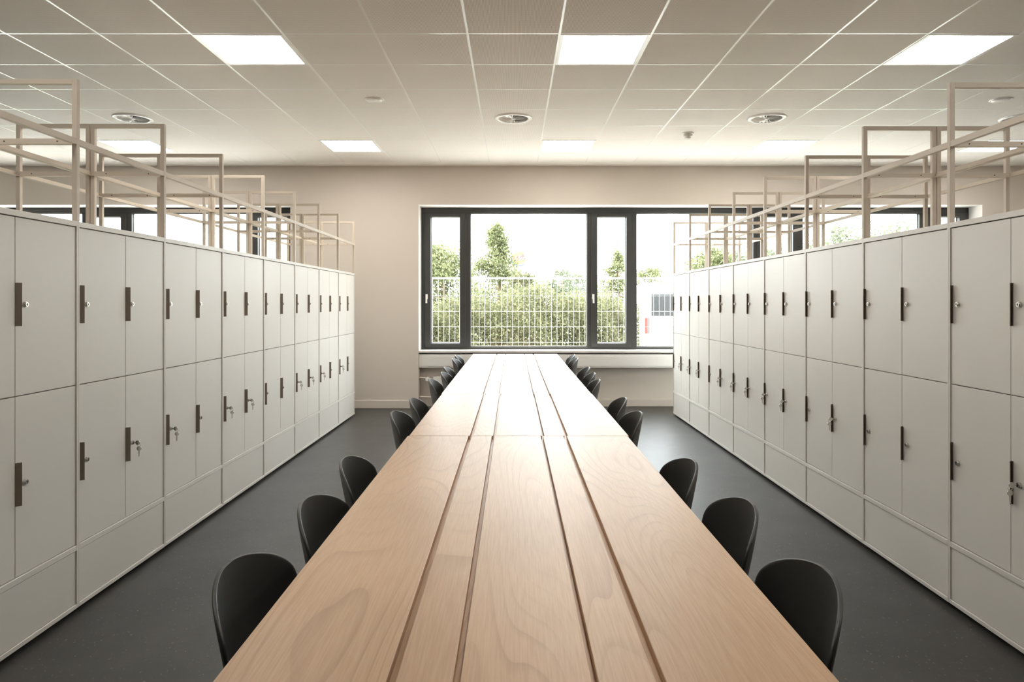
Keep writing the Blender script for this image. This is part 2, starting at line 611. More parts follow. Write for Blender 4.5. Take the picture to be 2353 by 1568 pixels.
# round flush discs and smoke detector
disc_me = MB().lathe([(0.0001, -0.012), (0.060, -0.012), (0.070, -0.008), (0.072, -0.003), (0.074, -0.003), (0.084, -0.006), (0.088, 0.0), (0.088, 0.008), (0.0001, 0.008)], n=40).mesh('disc', 'tee')
for x, wh in ((-1.196, 'between the table and bare-pier lockers'), (4.204, 'beyond the window-end lockers')):
    o = obj('ceiling_speaker', disc_me, None, (x, 6.115, ZC))
    tag(o, 'round white ceiling speaker cover %s' % wh, 'speaker', 'round ceiling covers')
t = thing('smoke_detector', 'small white smoke detector hanging from a ceiling tile', 'smoke detector', (1.804, 7.315, ZC + 0.006))
obj('base', MB().lathe([(0.0001, 0.0), (0.062, 0.0), (0.062, -0.012), (0.050, -0.016), (0.0001, -0.016)], n=32).mesh('base', 'tee'), t)
obj('chamber', MB().lathe([(0.046, -0.014), (0.048, -0.038), (0.040, -0.042), (0.030, -0.042)], n=32).mesh('chamber', 'trunking'), t)
obj('cap', MB().lathe([(0.030, -0.040), (0.034, -0.056), (0.024, -0.066), (0.0001, -0.068)], n=32).mesh('cap', 'tee'), t)

# ------------------------------------------------------------------ windows
FY0, FY1 = 9.35, 9.43
PER = 2.191


def window(name, label, x0, x1, first_case, n_case, sill_y, handles):
    w = struct(name, None, label)
    z0, z1 = WSILL - 0.004, WTOP

    def part(nm, bx, m='window_frame', parent=None, bev=0.003):
        return obj(nm, box_mesh(nm, m, *bx, bevel=bev, seg=1), parent or w)
    part('frame_rail', (x0, x1, FY0, FY1, 2.532, z1))
    part('frame_rail', (x0, x1, FY0, FY1, z0, 0.766))
    cas = [first_case + PER * k for k in range(n_case)]
    edges = [x0]
    for k, c in enumerate(cas):
        edges += [c - 0.0, c + 0.385]
    # fixed panes between casements
    for k, c in enumerate(cas):
        # outer frame posts either side of the casement
        lo = x0 if k == 0 else c - 0.132
        hi = x1 if k == n_case - 1 else c + 0.385 + 0.138
        part('mullion', (lo, c - 0.050, FY0, FY1, 0.766, 2.532))
        part('mullion', (c + 0.385 + 0.050, hi, FY0, FY1, 0.766, 2.532))
        s = struct('sash', None, None, (0, 0, 0), w)
        sb = MB()
        a, b, za, zb = c, c + 0.385, 0.812, 2.484
        y0, y1 = FY0 - 0.016, FY1 - 0.01
        sb.box(a - 0.078, a, y0, y1, za - 0.045, zb + 0.047).box(b, b + 0.072, y0, y1, za - 0.045, zb + 0.047)
        sb.box(a, b, y0, y1, za - 0.045, za).box(a, b, y0, y1, zb, zb + 0.047)
        obj('sash_frame', sb.mesh('sash_frame', 'window_frame', 0.003, 1), s)
        obj('pane', box_mesh('pane', 'glass', a, b, 9.392, 9.394, za, zb), s)
        # glazing bead, light spacer bar seen at the glass edge
        gb = MB()
        for q in ((a, b, za, za + 0.012), (a, b, zb - 0.008, zb), (a, a + 0.008, za + 0.012, zb - 0.008), (b - 0.008, b, za + 0.012, zb - 0.008)):
            gb.box(q[0], q[1], 9.396, 9.41, q[2], q[3])
        obj('spacer', gb.mesh('spacer', 'galvanised'), s)
        if handles:
            hx = a - 0.052
            hb = MB().box(hx - 0.013, hx + 0.013, y0 - 0.012, y0, 1.40, 1.462).tube((hx, y0 - 0.012, 1.448), (hx, y0 - 0.045, 1.448), 0.008, n=12)
            hb.box(hx - 0.010, hx + 0.010, y0 - 0.056, y0 - 0.040, 1.345, 1.460)
            obj('handle', hb.mesh('handle', 'white_paint', 0.003, 2), s)['label'] = 'white lever window handle'
        if k < n_case - 1:
            fa, fb = c + 0.522, c + PER - 0.132
            obj('pane', box_mesh('pane', 'glass', fa, fb, 9.392, 9.394, 0.766, 2.532), w)
            gb = MB()
            for q in ((fa, fb, 0.766, 0.780), (fa, fb, 2.522, 2.532), (fa, fa + 0.008, 0.78, 2.522), (fb - 0.008, fb, 0.78, 2.522)):
                gb.box(q[0], q[1], 9.396, 9.41, q[2], q[3])
            obj('spacer', gb.mesh('spacer', 'galvanised'), w)
    obj('sill', box_mesh('sill', 'white_paint', x0 + 0.001, x1 - 0.001, sill_y, FY0 + 0.004, 0.708, WSILL, 0.003, 2), w)
    return w


window('window_1', 'wide black-framed window with narrow casements and white lever handles', W1[0], W1[1], -1.082, 4, 9.10, True)
window('window_2', 'black-framed window behind the lockers', W2[0], W2[1], -7.74, 3, YW + 0.004, False)

o = obj('cable_trunking', MB().box(W1[0] + 0.002, W1[1] - 0.002, 9.11, 9.240, 0.515, 0.686).box(W1[0] + 0.002, W1[1] - 0.002, 9.104, 9.111, 0.535, 0.666).mesh('trunking', 'trunking', 0.002, 1))
tag(o, 'long beige cable trunking box fixed below the window sill', 'cable trunking')

# radiator in the niche
t = thing('radiator', 'low white panel radiator under the wide window sill', 'radiator', (-1.04, 9.18, 0.10))
rp = MB().box(0, 1.7, -0.05, -0.035, 0.0, 0.30)
for k in range(42):
    rp.box(0.03 + k * 0.04, 0.045 + k * 0.04, -0.054, -0.05, 0.03, 0.27)
obj('front_panel', rp.mesh('radiator_panel', 'radiator'), t)
obj('rear_panel', box_mesh('rear_panel', 'radiator', 0, 1.7, 0.030, 0.042, 0.0, 0.30, 0.003), t)
for x in (-0.003, 1.688):
    obj('side_cover', box_mesh('side_cover', 'radiator', x, x + 0.015, -0.05, 0.042, 0.0, 0.302, 0.003, 1), t)
gr = MB()
for k in range(56):
    gr.box(0.02 + k * 0.03, 0.036 + k * 0.03, -0.034, 0.03, 0.288, 0.300)
obj('top_grille', gr.mesh('top_grille', 'radiator'), t)
v = obj('valve', MB().tube((-0.075, -0.02, 0.268), (-0.002, -0.02, 0.268), 0.010, n=12).mesh('valve', 'chrome'), t)
obj('thermostat_head', MB().tube((-0.058, -0.025, 0.268), (-0.058, -0.095, 0.268), 0.027, 0.024, 20).mesh('thermostat', 'white_paint'), v)
for a, b in (((-0.168, -0.02, 0.285), (-0.075, -0.02, 0.275)), ((-0.168, -0.02, 0.036), (0.0, -0.02, 0.030))):
    obj('pipe', MB().tube(a, b, 0.009, n=10).mesh('pipe', 'pipe'), t)
for x in (0.2, 1.4):
    obj('bracket', box_mesh('bracket', 'radiator', x, x + 0.03, 0.04, 0.060, 0.05, 0.25), t)

# ------------------------------------------------------------------ lockers
LW, LD, LH = 0.77, 0.40, 1.70
XL, XR = -1.89, 1.925
YL0, YR0 = 2.315, 2.365          # start of the first unit of each row
NU = 8
cb = MB()
cb.box(0, 0.010, 0, LD, 0.022, LH).box(LW - 0.010, LW, 0, LD, 0.022, LH)
cb.box(0.010, LW - 0.010, 0, LD, LH - 0.023, LH).box(0.010, LW - 0.010, 0, LD, 0.022, 0.040)
cb.box(0.010, LW - 0.010, 0, LD - 0.006, 0.272, 0.295).box(0.010, LW - 0.010, 0.022, LD - 0.006, 0.978, 0.998)
cb.box(LW / 2 - 0.008, LW / 2 + 0.008, 0.024, LD - 0.006, 0.295, LH - 0.023)
cb.box(0.010, LW - 0.010, LD - 0.006, LD, 0.040, LH - 0.023)
carc_me = cb.mesh('carcass', 'locker', 0.0012, 1)
DOORS = []
for nm, z0, z1, zl in (('upper', 0.9905, 1.674, 1.34), ('lower', 0.298, 0.9865, 0.652)):
    for x0, x1 in ((0.0128, LW / 2 - 0.0015), (LW / 2 + 0.0015, LW - 0.0128)):
        DOORS.append((nm, x0, x1, z0, z1, zl))
door_me = {}
for nm in ('upper', 'lower'):
    d = [q for q in DOORS if q[0] == nm][0]
    door_me[nm] = box_mesh('door', 'locker', 0, d[2] - d[1], 0.005, 0.023, d[3], d[4], 0.0012, 1)
panel_me = box_mesh('base_panel', 'locker', 0.0125, LW - 0.0125, 0.005, 0.02, 0.042, 0.2695, 0.0012, 1)
plinth_me = box_mesh('plinth', 'locker', 0.004, LW - 0.004, 0.05, LD - 0.02, 0, 0.0225)
# handle: thin bronze plate bent outward at about 45 degrees along the door's opening edge
hm = MB()
hm.prism([(0.0, 0.004), (0.0022, 0.004), (0.0165, -0.0108), (0.0150, -0.0125)], 'z', -0.083, 0.083)
hm.box(0.0, 0.0125, 0.0015, 0.0042, -0.083, 0.083)  # flat bronze strip standing in for the plate's contact shadow on the door
handle_shadow_me = hm.mesh('handle', 'bronze')
lockm = MB().tube((0, 0.006, 0), (0, -0.003, 0), 0.0105, n=18).tube((0, -0.003, 0), (0, -0.0065, 0), 0.0085, n=18)
n_metal = len(lockm.f)
lockm.tube((0, -0.0060, 0), (0, -0.0070, 0), 0.0034, n=12).box(-0.0013, 0.0013, -0.0070, -0.0060, -0.0052, 0.0052)
lock_me = lockm.mesh('lock', 'chrome')
lock_me.materials.append(MATS['slot'])
for p in lock_me.polygons:
    if p.index >= n_metal:
        p.material_index = 1


def key_shape(mb, c, dirn, flip=1):
    """flat key in the y-z plane: round bow at c, blade along dirn"""
    cy, cz = c
    n = 18
    ring = [(cy + 0.0115 * math.cos(2 * PI * i / n), cz + 0.0115 * math.sin(2 * PI * i / n)) for i in range(n)]
    mb.prism(ring, 'x', -0.0011, 0.0011)
    u = Vector(dirn).normalized()
    w = Vector((-u.y, u.x))
    P = lambda a, b: (cy + u.x * a + w.x * b, cz + u.y * a + w.y * b)
    mb.prism([P(0.009, -0.0042), P(0.014, -0.0030), P(0.038, -0.0030), P(0.041, 0.0), P(0.038, 0.0024), P(0.030, 0.0014), P(0.024, 0.0030), P(0.014, 0.0030), P(0.009, 0.0042)], 'x', -0.0009, 0.0009)


ki = MB(); key_shape(ki, (-0.027, 0.0), (1, 0))
inserted_me = ki.mesh('inserted_key', 'chrome')
ring_me = MB().torus((0, -0.033, -0.011), 0.0085, 0.0009, 'x').mesh('key_ring', 'chrome')
kh = MB(); key_shape(kh, (-0.034, -0.029), (0.04, -1))
hang_me = kh.mesh('hanging_key', 'chrome')

KEYS = {'A': {(1, 1), (2, 0), (3, 0), (3, 1), (5, 0), (5, 1), (6, 0), (7, 0)},
        'B': {(0, 1), (2, 1), (3, 0), (3, 1), (4, 0), (4, 1), (5, 1), (6, 0), (6, 1), (7, 1)}}
ROWTXT = {'A': 'bare-pier row', 'B': 'window-end row'}
ROWFULL = {'A': 'row ending at bare pier', 'B': 'row ending before the window'}


def locker(row, k, rear=False):
    if row == 'A':
        y = YL0 + LW * k
        if not rear:
            loc, rz = (XL, y, 0), PI / 2
        else:
            loc, rz = (XL - 2 * LD - 0.004, y + LW, 0), -PI / 2
    else:
        y = YR0 + LW * (k + 1)
        if not rear:
            loc, rz = (XR, y, 0), -PI / 2
        else:
            loc, rz = (XR + 2 * LD + 0.004, y - LW, 0), PI / 2
    on = ORD[NU - k]
    if rear:
        lab = 'pale grey locker back to back with the %s, facing away from the table' % ROWTXT[row]
        grp = 'lockers on the far side of the %s' % ROWTXT[row]
    else:
        lab = 'pale grey four-door locker, %s from the window wall, %s' % (on, ROWFULL[row])
        grp = 'lockers of the ' + ROWTXT[row]
    t = thing('locker', lab, 'locker', loc, rz, grp)
    obj('carcass', carc_me, t)
    obj('base_panel', panel_me, t)
    obj('plinth', plinth_me, t)
    for q, (nm, x0, x1, z0, z1, zl) in enumerate(DOORS):
        d = obj('door', door_me[nm], t, (x0, 0, 0))
        obj('handle', handle_shadow_me, d, (0, 0.002, zl))['label'] = 'dark bronze angled pull with painted shadow strip'
        if not rear:
            lk = obj('lock', lock_me, d, (0.050, 0, zl))
            side = q % 2
            if nm == 'lower' and (k, side) in KEYS[row]:
                nearer = (side == 1) == (row == 'A')
                M = Matrix.Translation(loc) @ Matrix.Rotation(rz, 4, 'Z')
                p = M @ Vector((x0 + 0.050, -0.0, zl))
                ko = thing('key_set', 'two keys in lower door %s window, %s locker from wall, %s' % (
                    'nearer the' if nearer else 'farther from', on, ROWTXT[row]), 'keys', p, rz, 'locker keys')
                obj('inserted_key', inserted_me, ko)
                obj('ring', ring_me, ko)
                obj('hanging_key', hang_me, ko)
    return t


for row in 'AB':
    for k in range(NU):
        locker(row, k)
        locker(row, k, True)

# ------------------------------------------------------------------ open frames standing on the lockers
RT, RZ1, RS = 0.022, 2.318, 2.047
up_me = box_mesh('upright', 'rack', -RT / 2, RT / 2, 0, RT, LH, RZ1, 0.001, 1)
tb_me = box_mesh('top_bar', 'rack', -RT / 2, RT / 2, RT, LD - RT, RZ1 - RT, RZ1, 0.001, 1)
sb_me = box_mesh('cross_bar', 'rack', -RT / 2, RT / 2, RT, LD - RT, RS - 0.0125, RS + 0.0125, 0.001, 1)
rl = MB().box(RT / 2, LW - RT / 2, 0.001, 0.0035, RS - 0.0125, RS + 0.0125).box(RT / 2, LW - RT / 2, 0.0035, 0.022, RS - 0.0125, RS - 0.0100)
rail_f = rl.mesh('rail', 'rack')
rl = MB().box(RT / 2, LW - RT / 2, LD - 0.0035, LD - 0.001, RS - 0.0125, RS + 0.0125).box(RT / 2, LW - RT / 2, LD - 0.022, LD - 0.0035, RS - 0.0125, RS - 0.0100)
rail_b = rl.mesh('rail', 'rack')
screw_p = MB().tube((RT / 2 - 0.001, 0, 0), (RT / 2 + 0.0008, 0, 0), 0.0032, n=10).tube((-RT / 2 + 0.001, 0, 0), (-RT / 2 - 0.0008, 0, 0), 0.0032, n=10).mesh('screw', 'slot')


def rack(row, rear):
    if row == 'A':
        loc, rz = ((XL, YL0, 0), PI / 2) if not rear else ((XL - 2 * LD - 0.004, YL0 + NU * LW, 0), -PI / 2)
    else:
        loc, rz = ((XR, YR0 + NU * LW, 0), -PI / 2) if not rear else ((XR + 2 * LD + 0.004, YR0, 0), PI / 2)
    lab = 'open beige metal frame on top of the %s, %s' % (ROWTXT[row], 'side facing away from table' if rear else 'side facing the table')
    t = thing('open_frame_rack', lab, 'rack', loc, rz, 'frames on the lockers')
    for k in range(NU + 1):
        x = LW * k
        dx = 0.0 if 0 < k < NU else (RT / 2 if k == 0 else -RT / 2)
        obj('upright', up_me, t, (x + dx, 0, 0))
        obj('upright', up_me, t, (x + dx, LD - RT, 0))
        obj('top_bar', tb_me, t, (x + dx, 0, 0))
        c = obj('cross_bar', sb_me, t, (x + dx, 0, 0))
        for yy in (0.085, 0.315):
            obj('screw', screw_p, c, (0, yy, RS))
        if k < NU:
            obj('rail', rail_f, t, (x, 0, 0))
            obj('rail', rail_b, t, (x, 0, 0))


for row in 'AB':
    rack(row, False)
    rack(row, True)

# ------------------------------------------------------------------ tables
TZ = CAM_Z - 0.60
TTH = 0.026
XE = (-0.476, -0.201, -0.1865, -0.0955, -0.0838, 0.1256, 0.1355, 0.2276, 0.2427, 0.5176)
TABLES = [(0.95, 3.205, 0.0), (3.209, 4.698, 0.006), (4.702, 6.958, 0.002), (6.962, 8.395, 0.005)]
for n, (y0, y1, dx) in enumerate(TABLES):
    t = thing('long_table', 'light oak table top with four sunk grooves, %s of four from the window wall' % ORD[4 - n], 'table',
              (0.0207 + dx, (y0 + y1) / 2, 0), 0, 'tables in the long row')
    L = (y1 - y0) / 2
    X = [x - 0.0207 for x in XE]
    for a, b, nm in ((0, 1, 'side_board'), (2, 3, 'narrow_board'), (4, 5, 'middle_board'), (6, 7, 'narrow_board'), (8, 9, 'side_board')):
        xc = (X[a] + X[b]) / 2
        hw = (X[b] - X[a]) / 2
        obj(nm, box_mesh(nm, 'light_oak', -hw, hw, -L, L, TZ - TTH, TZ, 0.0015, 2), t, (xc, 0, 0))
    for a, b in ((1, 2), (3, 4), (5, 6), (7, 8)):
        obj('groove_strip', box_mesh('groove_strip', 'light_oak', X[a] - 0.004, X[b] + 0.004, -L, L, TZ - TTH - 0.006, TZ - 0.016), t)
    fr = MB()
    for sx in (-1, 1):
        fr.box(sx * 0.40 - 0.02, sx * 0.40 + 0.02, -L + 0.08, L - 0.08, TZ - TTH - 0.056, TZ - TTH - 0.004)
    for sy in (-1, 1):
        fr.box(-0.42, 0.42, sy * (L - 0.12) - 0.02, sy * (L - 0.12) + 0.02, TZ - TTH - 0.056, TZ - TTH - 0.0005)
    obj('underframe', fr.mesh('underframe', 'steel_dark'), t)
    for sx in (-1, 1):
        for sy in (-1, 1):
            obj('leg', box_mesh('leg', 'steel_dark', -0.022, 0.022, -0.022, 0.022, 0, TZ - TTH - 0.05, 0.002, 1), t, (sx * 0.40, sy * (L - 0.12), 0))


# ------------------------------------------------------------------ chairs
def chair_shell():
    """one moulded shell: local +x points to the seat front, z up; back leans to -x"""
    cl = [(0.415, 0.428), (0.395, 0.447), (0.34, 0.452), (0.26, 0.446), (0.18, 0.440), (0.115, 0.443), (0.075, 0.460),
          (0.052, 0.495), (0.040, 0.540), (0.030, 0.590), (0.020, 0.640), (0.010, 0.690), (0.002, 0.735), (-0.003, 0.772)]

    def centre(t):                       # smooth walk along the centre line, t from 0 to 1
        q = t * (len(cl) - 1)
        i = min(int(q), len(cl) - 2)
        u = q - i
        p = [cl[max(0, min(len(cl) - 1, i + k))] for k in (-1, 0, 1, 2)]
        return tuple(0.5 * (2 * p[1][c] + (p[2][c] - p[0][c]) * u + (2 * p[0][c] - 5 * p[1][c] + 4 * p[2][c] - p[3][c]) * u * u
                            + (3 * p[1][c] - p[0][c] - 3 * p[2][c] + p[3][c]) * u ** 3) for c in (0, 1))

    ts = [0, 0.02, 0.05, 0.09] + [0.13 + 0.62 * k / 15 for k in range(16)]
    ts += [0.75 + 0.25 * math.sin(PI / 2 * k / 12) for k in range(1, 12)] + [0.9985]
    nt = 18
    v, f = [], []
    for t in ts:
        x, z = centre(t)
        if z > 0.47 and t > 0.5:         # back: widest at z = 0.655, elliptical top
            w = 0.212 * math.sqrt(max(0.0, 1 - max(0.0, (z - 0.650) / 0.122) ** 2.15)) if z > 0.650 else 0.212 - 0.34 * (0.650 - z) ** 1.6
            c = 1.55
        else:
            w = 0.205 + 0.012 * math.sin(PI * t * 1.6)
            w *= math.sqrt(max(0.0, 1 - max(0.0, (0.09 - t) / 0.095) ** 2.4)) if t < 0.09 else 1.0
            c = 1.55 * min(1.0, max(0.0, (t - 0.05) / 0.55)) ** 1.3
        x1, z1 = centre(min(1, t + 0.01)); x0, z0 = centre(max(0, t - 0.01))
        ln = math.hypot(x1 - x0, z1 - z0)
        nx, nz = (z1 - z0) / ln, -(x1 - x0) / ln      # towards the sitter
        for j in range(nt + 1):
            q = -1 + 2 * j / nt
            y = w * q * (1.15 - 0.15 * q * q)
            e = c * y * y
            v.append((x + nx * e, y, z + nz * e))
    m = nt + 1
    for i in range(len(ts) - 1):
        for j in range(nt):
            f.append((i * m + j, i * m + j + 1, (i + 1) * m + j + 1, (i + 1) * m + j))
    me = mesh_from('shell', v, f)
    bm = bmesh.new()
    bm.from_mesh(me)
    bmesh.ops.recalc_face_normals(bm, faces=bm.faces)
    # make the normals point to the sitter
    fc = max(bm.faces, key=lambda q: q.calc_center_median().z)
    if fc.normal.x < 0:
        bmesh.ops.reverse_faces(bm, faces=bm.faces)
    bm.to_mesh(me)
    bm.free()
    tmp = bpy.data.objects.new('tmp', me)
    COL.objects.link(tmp)
    so = tmp.modifiers.new('s', 'SOLIDIFY'); so.thickness = 0.010; so.offset = -1
    sd = tmp.modifiers.new('d', 'SUBSURF'); sd.levels = 1; sd.render_levels = 1
    dg = bpy.context.evaluated_depsgraph_get()
    out = bpy.data.meshes.new_from_object(tmp.evaluated_get(dg))
    bpy.data.objects.remove(tmp)
    out.name = 'shell'
    out.materials.clear()
    out.materials.append(MATS['chair_shell'])
    out.polygons.foreach_set('use_smooth', [True] * len(out.polygons))
    return out


shell_me = chair_shell()
leg_me = []
for sx, sy in ((1, 1), (1, -1), (-1, 1), (-1, -1)):
    x0, y0 = 0.215 + sx * 0.10, sy * 0.11
    leg_me.append(MB().tube((x0 + sx * 0.06, y0 + sy * 0.09, 0.0), (x0, y0, 0.432), 0.010, 0.015, 12).mesh('leg', 'chair_leg'))
und_me = MB().box(0.10, 0.33, -0.125, 0.125, 0.420, 0.432).mesh('seat_mount', 'steel_dark', 0.003, 1)
CH_A = [(1.56, 0.0), (2.07, 0.02), (2.62, 0.0), (3.75, -0.01), (4.27, 0.012), (5.36, -0.003), (5.90, 0.035), (6.40, 0.01), (7.40, 0.0), (7.90, -0.015)]
CH_B = [(1.52, 0.0), (2.04, 0.012), (2.58, -0.015), (3.74, 0.0), (4.30, 0.01), (5.33, -0.023), (5.85, 0.0), (6.37, 0.011), (7.46, 0.008), (7.96, 0.018)]
for side, lst in (('A', CH_A), ('B', CH_B)):
    for i, (y, off) in enumerate(lst):
        if side == 'A':
            loc, rz = (-0.622 + off, y, 0), random.uniform(-0.03, 0.03)
        else:
            loc, rz = (0.667 + off, y, 0), PI + random.uniform(-0.03, 0.03)
        t = thing('shell_chair', 'black shell chair, %s from the window wall, table side facing %s' % (ORD[10 - i], 'bare-pier lockers' if side == 'A' else 'window-end lockers'),
                  'chair', loc, rz, 'black chairs along the tables')
        obj('shell', shell_me, t)
        obj('seat_mount', und_me, t)
        for me in leg_me:
            obj('leg', me, t)

# ------------------------------------------------------------------ outdoors
GZ = -0.18
struct('ground', box_mesh('ground', 'gravel', -120, 120, 9.5, 14.2, GZ - 0.2, GZ), 'pale gravel strip outside the windows')
struct('lawn', box_mesh('lawn', 'lawn', -120, 120, 14.2, 240, GZ - 0.2, GZ), 'grassy ground beyond the site fence')


def leaves(name, m, pts, size, parent):
    """pts: Nx3 centres; every leaf a small folded blade of two triangles"""
    n = len(pts)
    d = rng.normal(size=(n, 3)); d /= np.linalg.norm(d, axis=1)[:, None]
    e = rng.normal(size=(n, 3)); e -= (e * d).sum(1)[:, None] * d; e /= np.linalg.norm(e, axis=1)[:, None]
    s = size * rng.uniform(0.6, 1.3, n)[:, None]
    v = np.stack([pts - d * s * 0.5, pts + e * s * 0.28, pts + d * s * 0.5, pts - e * s * 0.28], 1).reshape(-1, 3)
    me = bpy.data.meshes.new(name)
    me.vertices.add(4 * n)
    me.vertices.foreach_set('co', v.astype(np.float32).ravel())
    me.loops.add(4 * n)
    me.loops.foreach_set('vertex_index', np.arange(4 * n, dtype=np.int32))
    me.polygons.add(n)
    me.polygons.foreach_set('loop_start', np.arange(0, 4 * n, 4, dtype=np.int32))
    me.polygons.foreach_set('loop_total', np.full(n, 4, dtype=np.int32))
    me.update(calc_edges=True)
    me.materials.append(MATS[m])
    o = obj(name, me, parent)
    o['kind'] = 'stuff'
    return o


# hedge behind the fence
hx = rng.uniform(-9, 2.7, 130000)
top = 1.50 + 0.16 * np.sin(hx * 1.7 + 0.6) + 0.10 * np.sin(hx * 4.1) + 0.07 * np.sin(hx * 9.3 + 2)
hu = rng.uniform(0, 1, 130000)
bump = 0.25 * np.sin(hx * 2.9 + 1) * np.sin(hu * 7 + hx) + 0.12 * np.sin(hx * 8 + hu * 12)
hy = 14.65 + bump + 1.4 * rng.uniform(0, 1, 130000) ** 1.5
hz = GZ + hu * (top - GZ) + rng.normal(0, 0.06, 130000)
hedge = thing('hedge', 'thick leafy green hedge growing behind the wire fence', 'hedge', (0, 0, 0))
leaves('foliage', 'leaf_hedge', np.stack([hx, hy, hz], 1), 0.062, hedge)
st = MB()
for k in range(46):
    x = -9 + 11.5 * (k + rng.uniform(0.1, 0.9)) / 46
    y = rng.uniform(14.9, 15.3)
    st.tube((x, y, GZ - 0.02), (x + rng.normal(0, 0.2), y + rng.normal(0, 0.1), 1.2), 0.02, 0.008, 6)
obj('stems', st.mesh('stems', 'bark'), hedge)


def tree(label, x, y, z_top, hw, shape, n, size, m, z_low=0.3):
    t = thing('tree', label, 'tree', (x, y, GZ), 0, 'trees beyond the fence')
    H = z_top - GZ
    tk = MB().tube((0, 0, -0.02), (0.02 * H, 0, H * 0.55), 0.03 * H ** 0.7, 0.018 * H ** 0.7, 8).tube((0.02 * H, 0, H * 0.55), (0, 0, H * 0.96), 0.018 * H ** 0.7, 0.006, 8)
    ncl = 120 if shape == 'cone' else 60
    cen = []
    for k in range(ncl):
        u = rng.uniform(0, 1) ** (1.35 if shape == 'cone' else 1.0)
        zz = H * (z_low + (1 - z_low) * u)
        if shape == 'cone':
            r = hw * (1.0 - u) ** 0.8 * rng.uniform(0.2, 1.0)
        else:
            r = hw * math.sqrt(max(0.02, 1 - (2 * u - 1) ** 2)) * rng.uniform(0.3, 1.0)
        a = rng.uniform(0, 2 * PI)
        c = np.array((r * math.cos(a), r * math.sin(a), zz))
        cr_ = hw * rng.uniform(0.14, 0.30) * (0.9 - 0.45 * u if shape == 'cone' else 1.0)
        c[2] -= 1.0 * cr_ * u
        cen.append((c, cr_))
        if r > 0.2 * hw:
            tk.tube((0.01 * H, 0, zz - 0.25 * r), tuple(c), 0.006 * H ** 0.7, 0.003, 5)
    P = []
    for c, r in cen:
        P.append(c + rng.normal(size=(n // ncl, 3)) * r * 0.6)
    P = np.concatenate(P)
    P = P[(P[:, 2] > 0.05) & (P[:, 2] < H + 0.1)]
    obj('trunk', tk.mesh('trunk', 'bark'), t)
    leaves('crown', m, P, size, t)


def px(x, Y):
    return (x - 1178.7) * Y / FPX


def pz(y, Y):
    return CAM_Z + (697 - y) * Y / FPX


tree('tall pointed young tree rising above the hedge beside the round sign', px(1142, 19), 19, pz(512, 19), 1.35, 'cone', 18000, 0.07, 'leaf_tree', 0.25)
tree('broad pale tree seen through the narrow casement above the hedge', px(1015, 26), 26, pz(556, 26), 1.7, 'round', 22000, 0.095, 'leaf_tree', 0.2)
tree('bushy low tree peeking over the hedge under the round sign', px(1200, 17), 17, pz(622, 17), 0.55, 'round', 5000, 0.07, 'leaf_hedge', 0.4)
tree('thin yellowish tree above the hedge by the white van', px(1418, 23), 23, pz(572, 23), 1.0, 'cone', 7000, 0.08, 'leaf_tree', 0.35)
tree('round yellow-green tree behind the white van', px(1490, 28), 28, pz(612, 28), 0.9, 'round', 7000, 0.09, 'leaf_tree', 0.3)
tree('small distant tree over the middle of the hedge', px(1290, 34), 34, pz(612, 34), 0.8, 'round', 4000, 0.11, 'leaf_far', 0.3)
tree('low distant shrub tree beside the small distant tree', px(1330, 38), 38, pz(620, 38), 1.2, 'round', 6000, 0.12, 'leaf_far', 0.2)
tree('green tree seen between the frames on the window-end lockers', px(1635, 30), 30, pz(565, 30), 1.6, 'round', 10000, 0.12, 'leaf_tree', 0.2)
tree('wide hazy tree far behind the window-end lockers', px(1740, 40), 40, pz(560, 40), 2.6, 'round', 12000, 0.19, 'leaf_far', 0.15)
tree('tall hazy tree far off beyond the widest pane', px(1930, 52), 52, pz(516, 52), 3.5, 'round', 6000, 0.28, 'leaf_far', 0.1)
tree('tallest hazy tree far off beyond the widest pane', px(2060, 64), 64, pz(496, 64), 5.0, 'round', 6000, 0.28, 'leaf_far', 0.1)
tree('hazy tree far off at the end of the wide window', px(2190, 78), 78, pz(510, 78), 5.6, 'round', 5000, 0.28, 'leaf_far', 0.1)

# site fence: panels of welded mesh in tube frames
FY, FT = 13.8, 1.83
fm = MB()
for k in range(1, 32):
    x = 3.46 * k / 32
    fm.box(x - 0.0019, x + 0.0019, -0.0019, 0.0019, 0.06, 2.0)
for k in range(0, 7):
    z = FT - GZ - 0.345 - 0.30 * k
    if z > 0.06:
        fm.box(0, 3.46, -0.0052, -0.0010, z - 0.0021, z + 0.0021)
fmesh_me = fm.mesh('wire_mesh', 'galvanised')
fpost_me = MB().tube((0, 0, 0.0), (0, 0, FT - GZ), 0.020, n=10).mesh('post', 'galvanised')
frail_me = MB().tube((0, 0, 0), (3.46, 0, 0), 0.019, n=10).mesh('rail', 'galvanised')
ffoot_me = box_mesh('foot', 'van_plastic', -0.11, 0.11, -0.33, 0.33, -0.01, 0.12, 0.02, 2)
PX = [-7.98, -4.48, -0.98, 2.52, 6.02]
FLAB = ['pier-side site fence panel of welded wire mesh in a tube frame', 'site fence panel of welded wire mesh ending opposite the narrow casement',
        'site fence panel of welded wire mesh in front of the tall pointed tree', 'site fence panel of welded wire mesh in front of the white van',
        'site fence panel of welded wire mesh past the white van']
for i, x in enumerate(PX):
    t = thing('fence_panel', FLAB[i], 'fence', (x, FY, GZ), 0, 'site fence panels')
    obj('wire_mesh', fmesh_me, t)['kind'] = 'stuff'
    obj('post', fpost_me, t, (0, 0, 0))
    obj('post', fpost_me, t, (3.46, 0, 0))
    obj('rail', frail_me, t, (0, 0, FT - GZ))
    obj('rail', frail_me, t, (0, 0, 0.07))
    obj('foot', ffoot_me, t, (0.14, 0, 0))

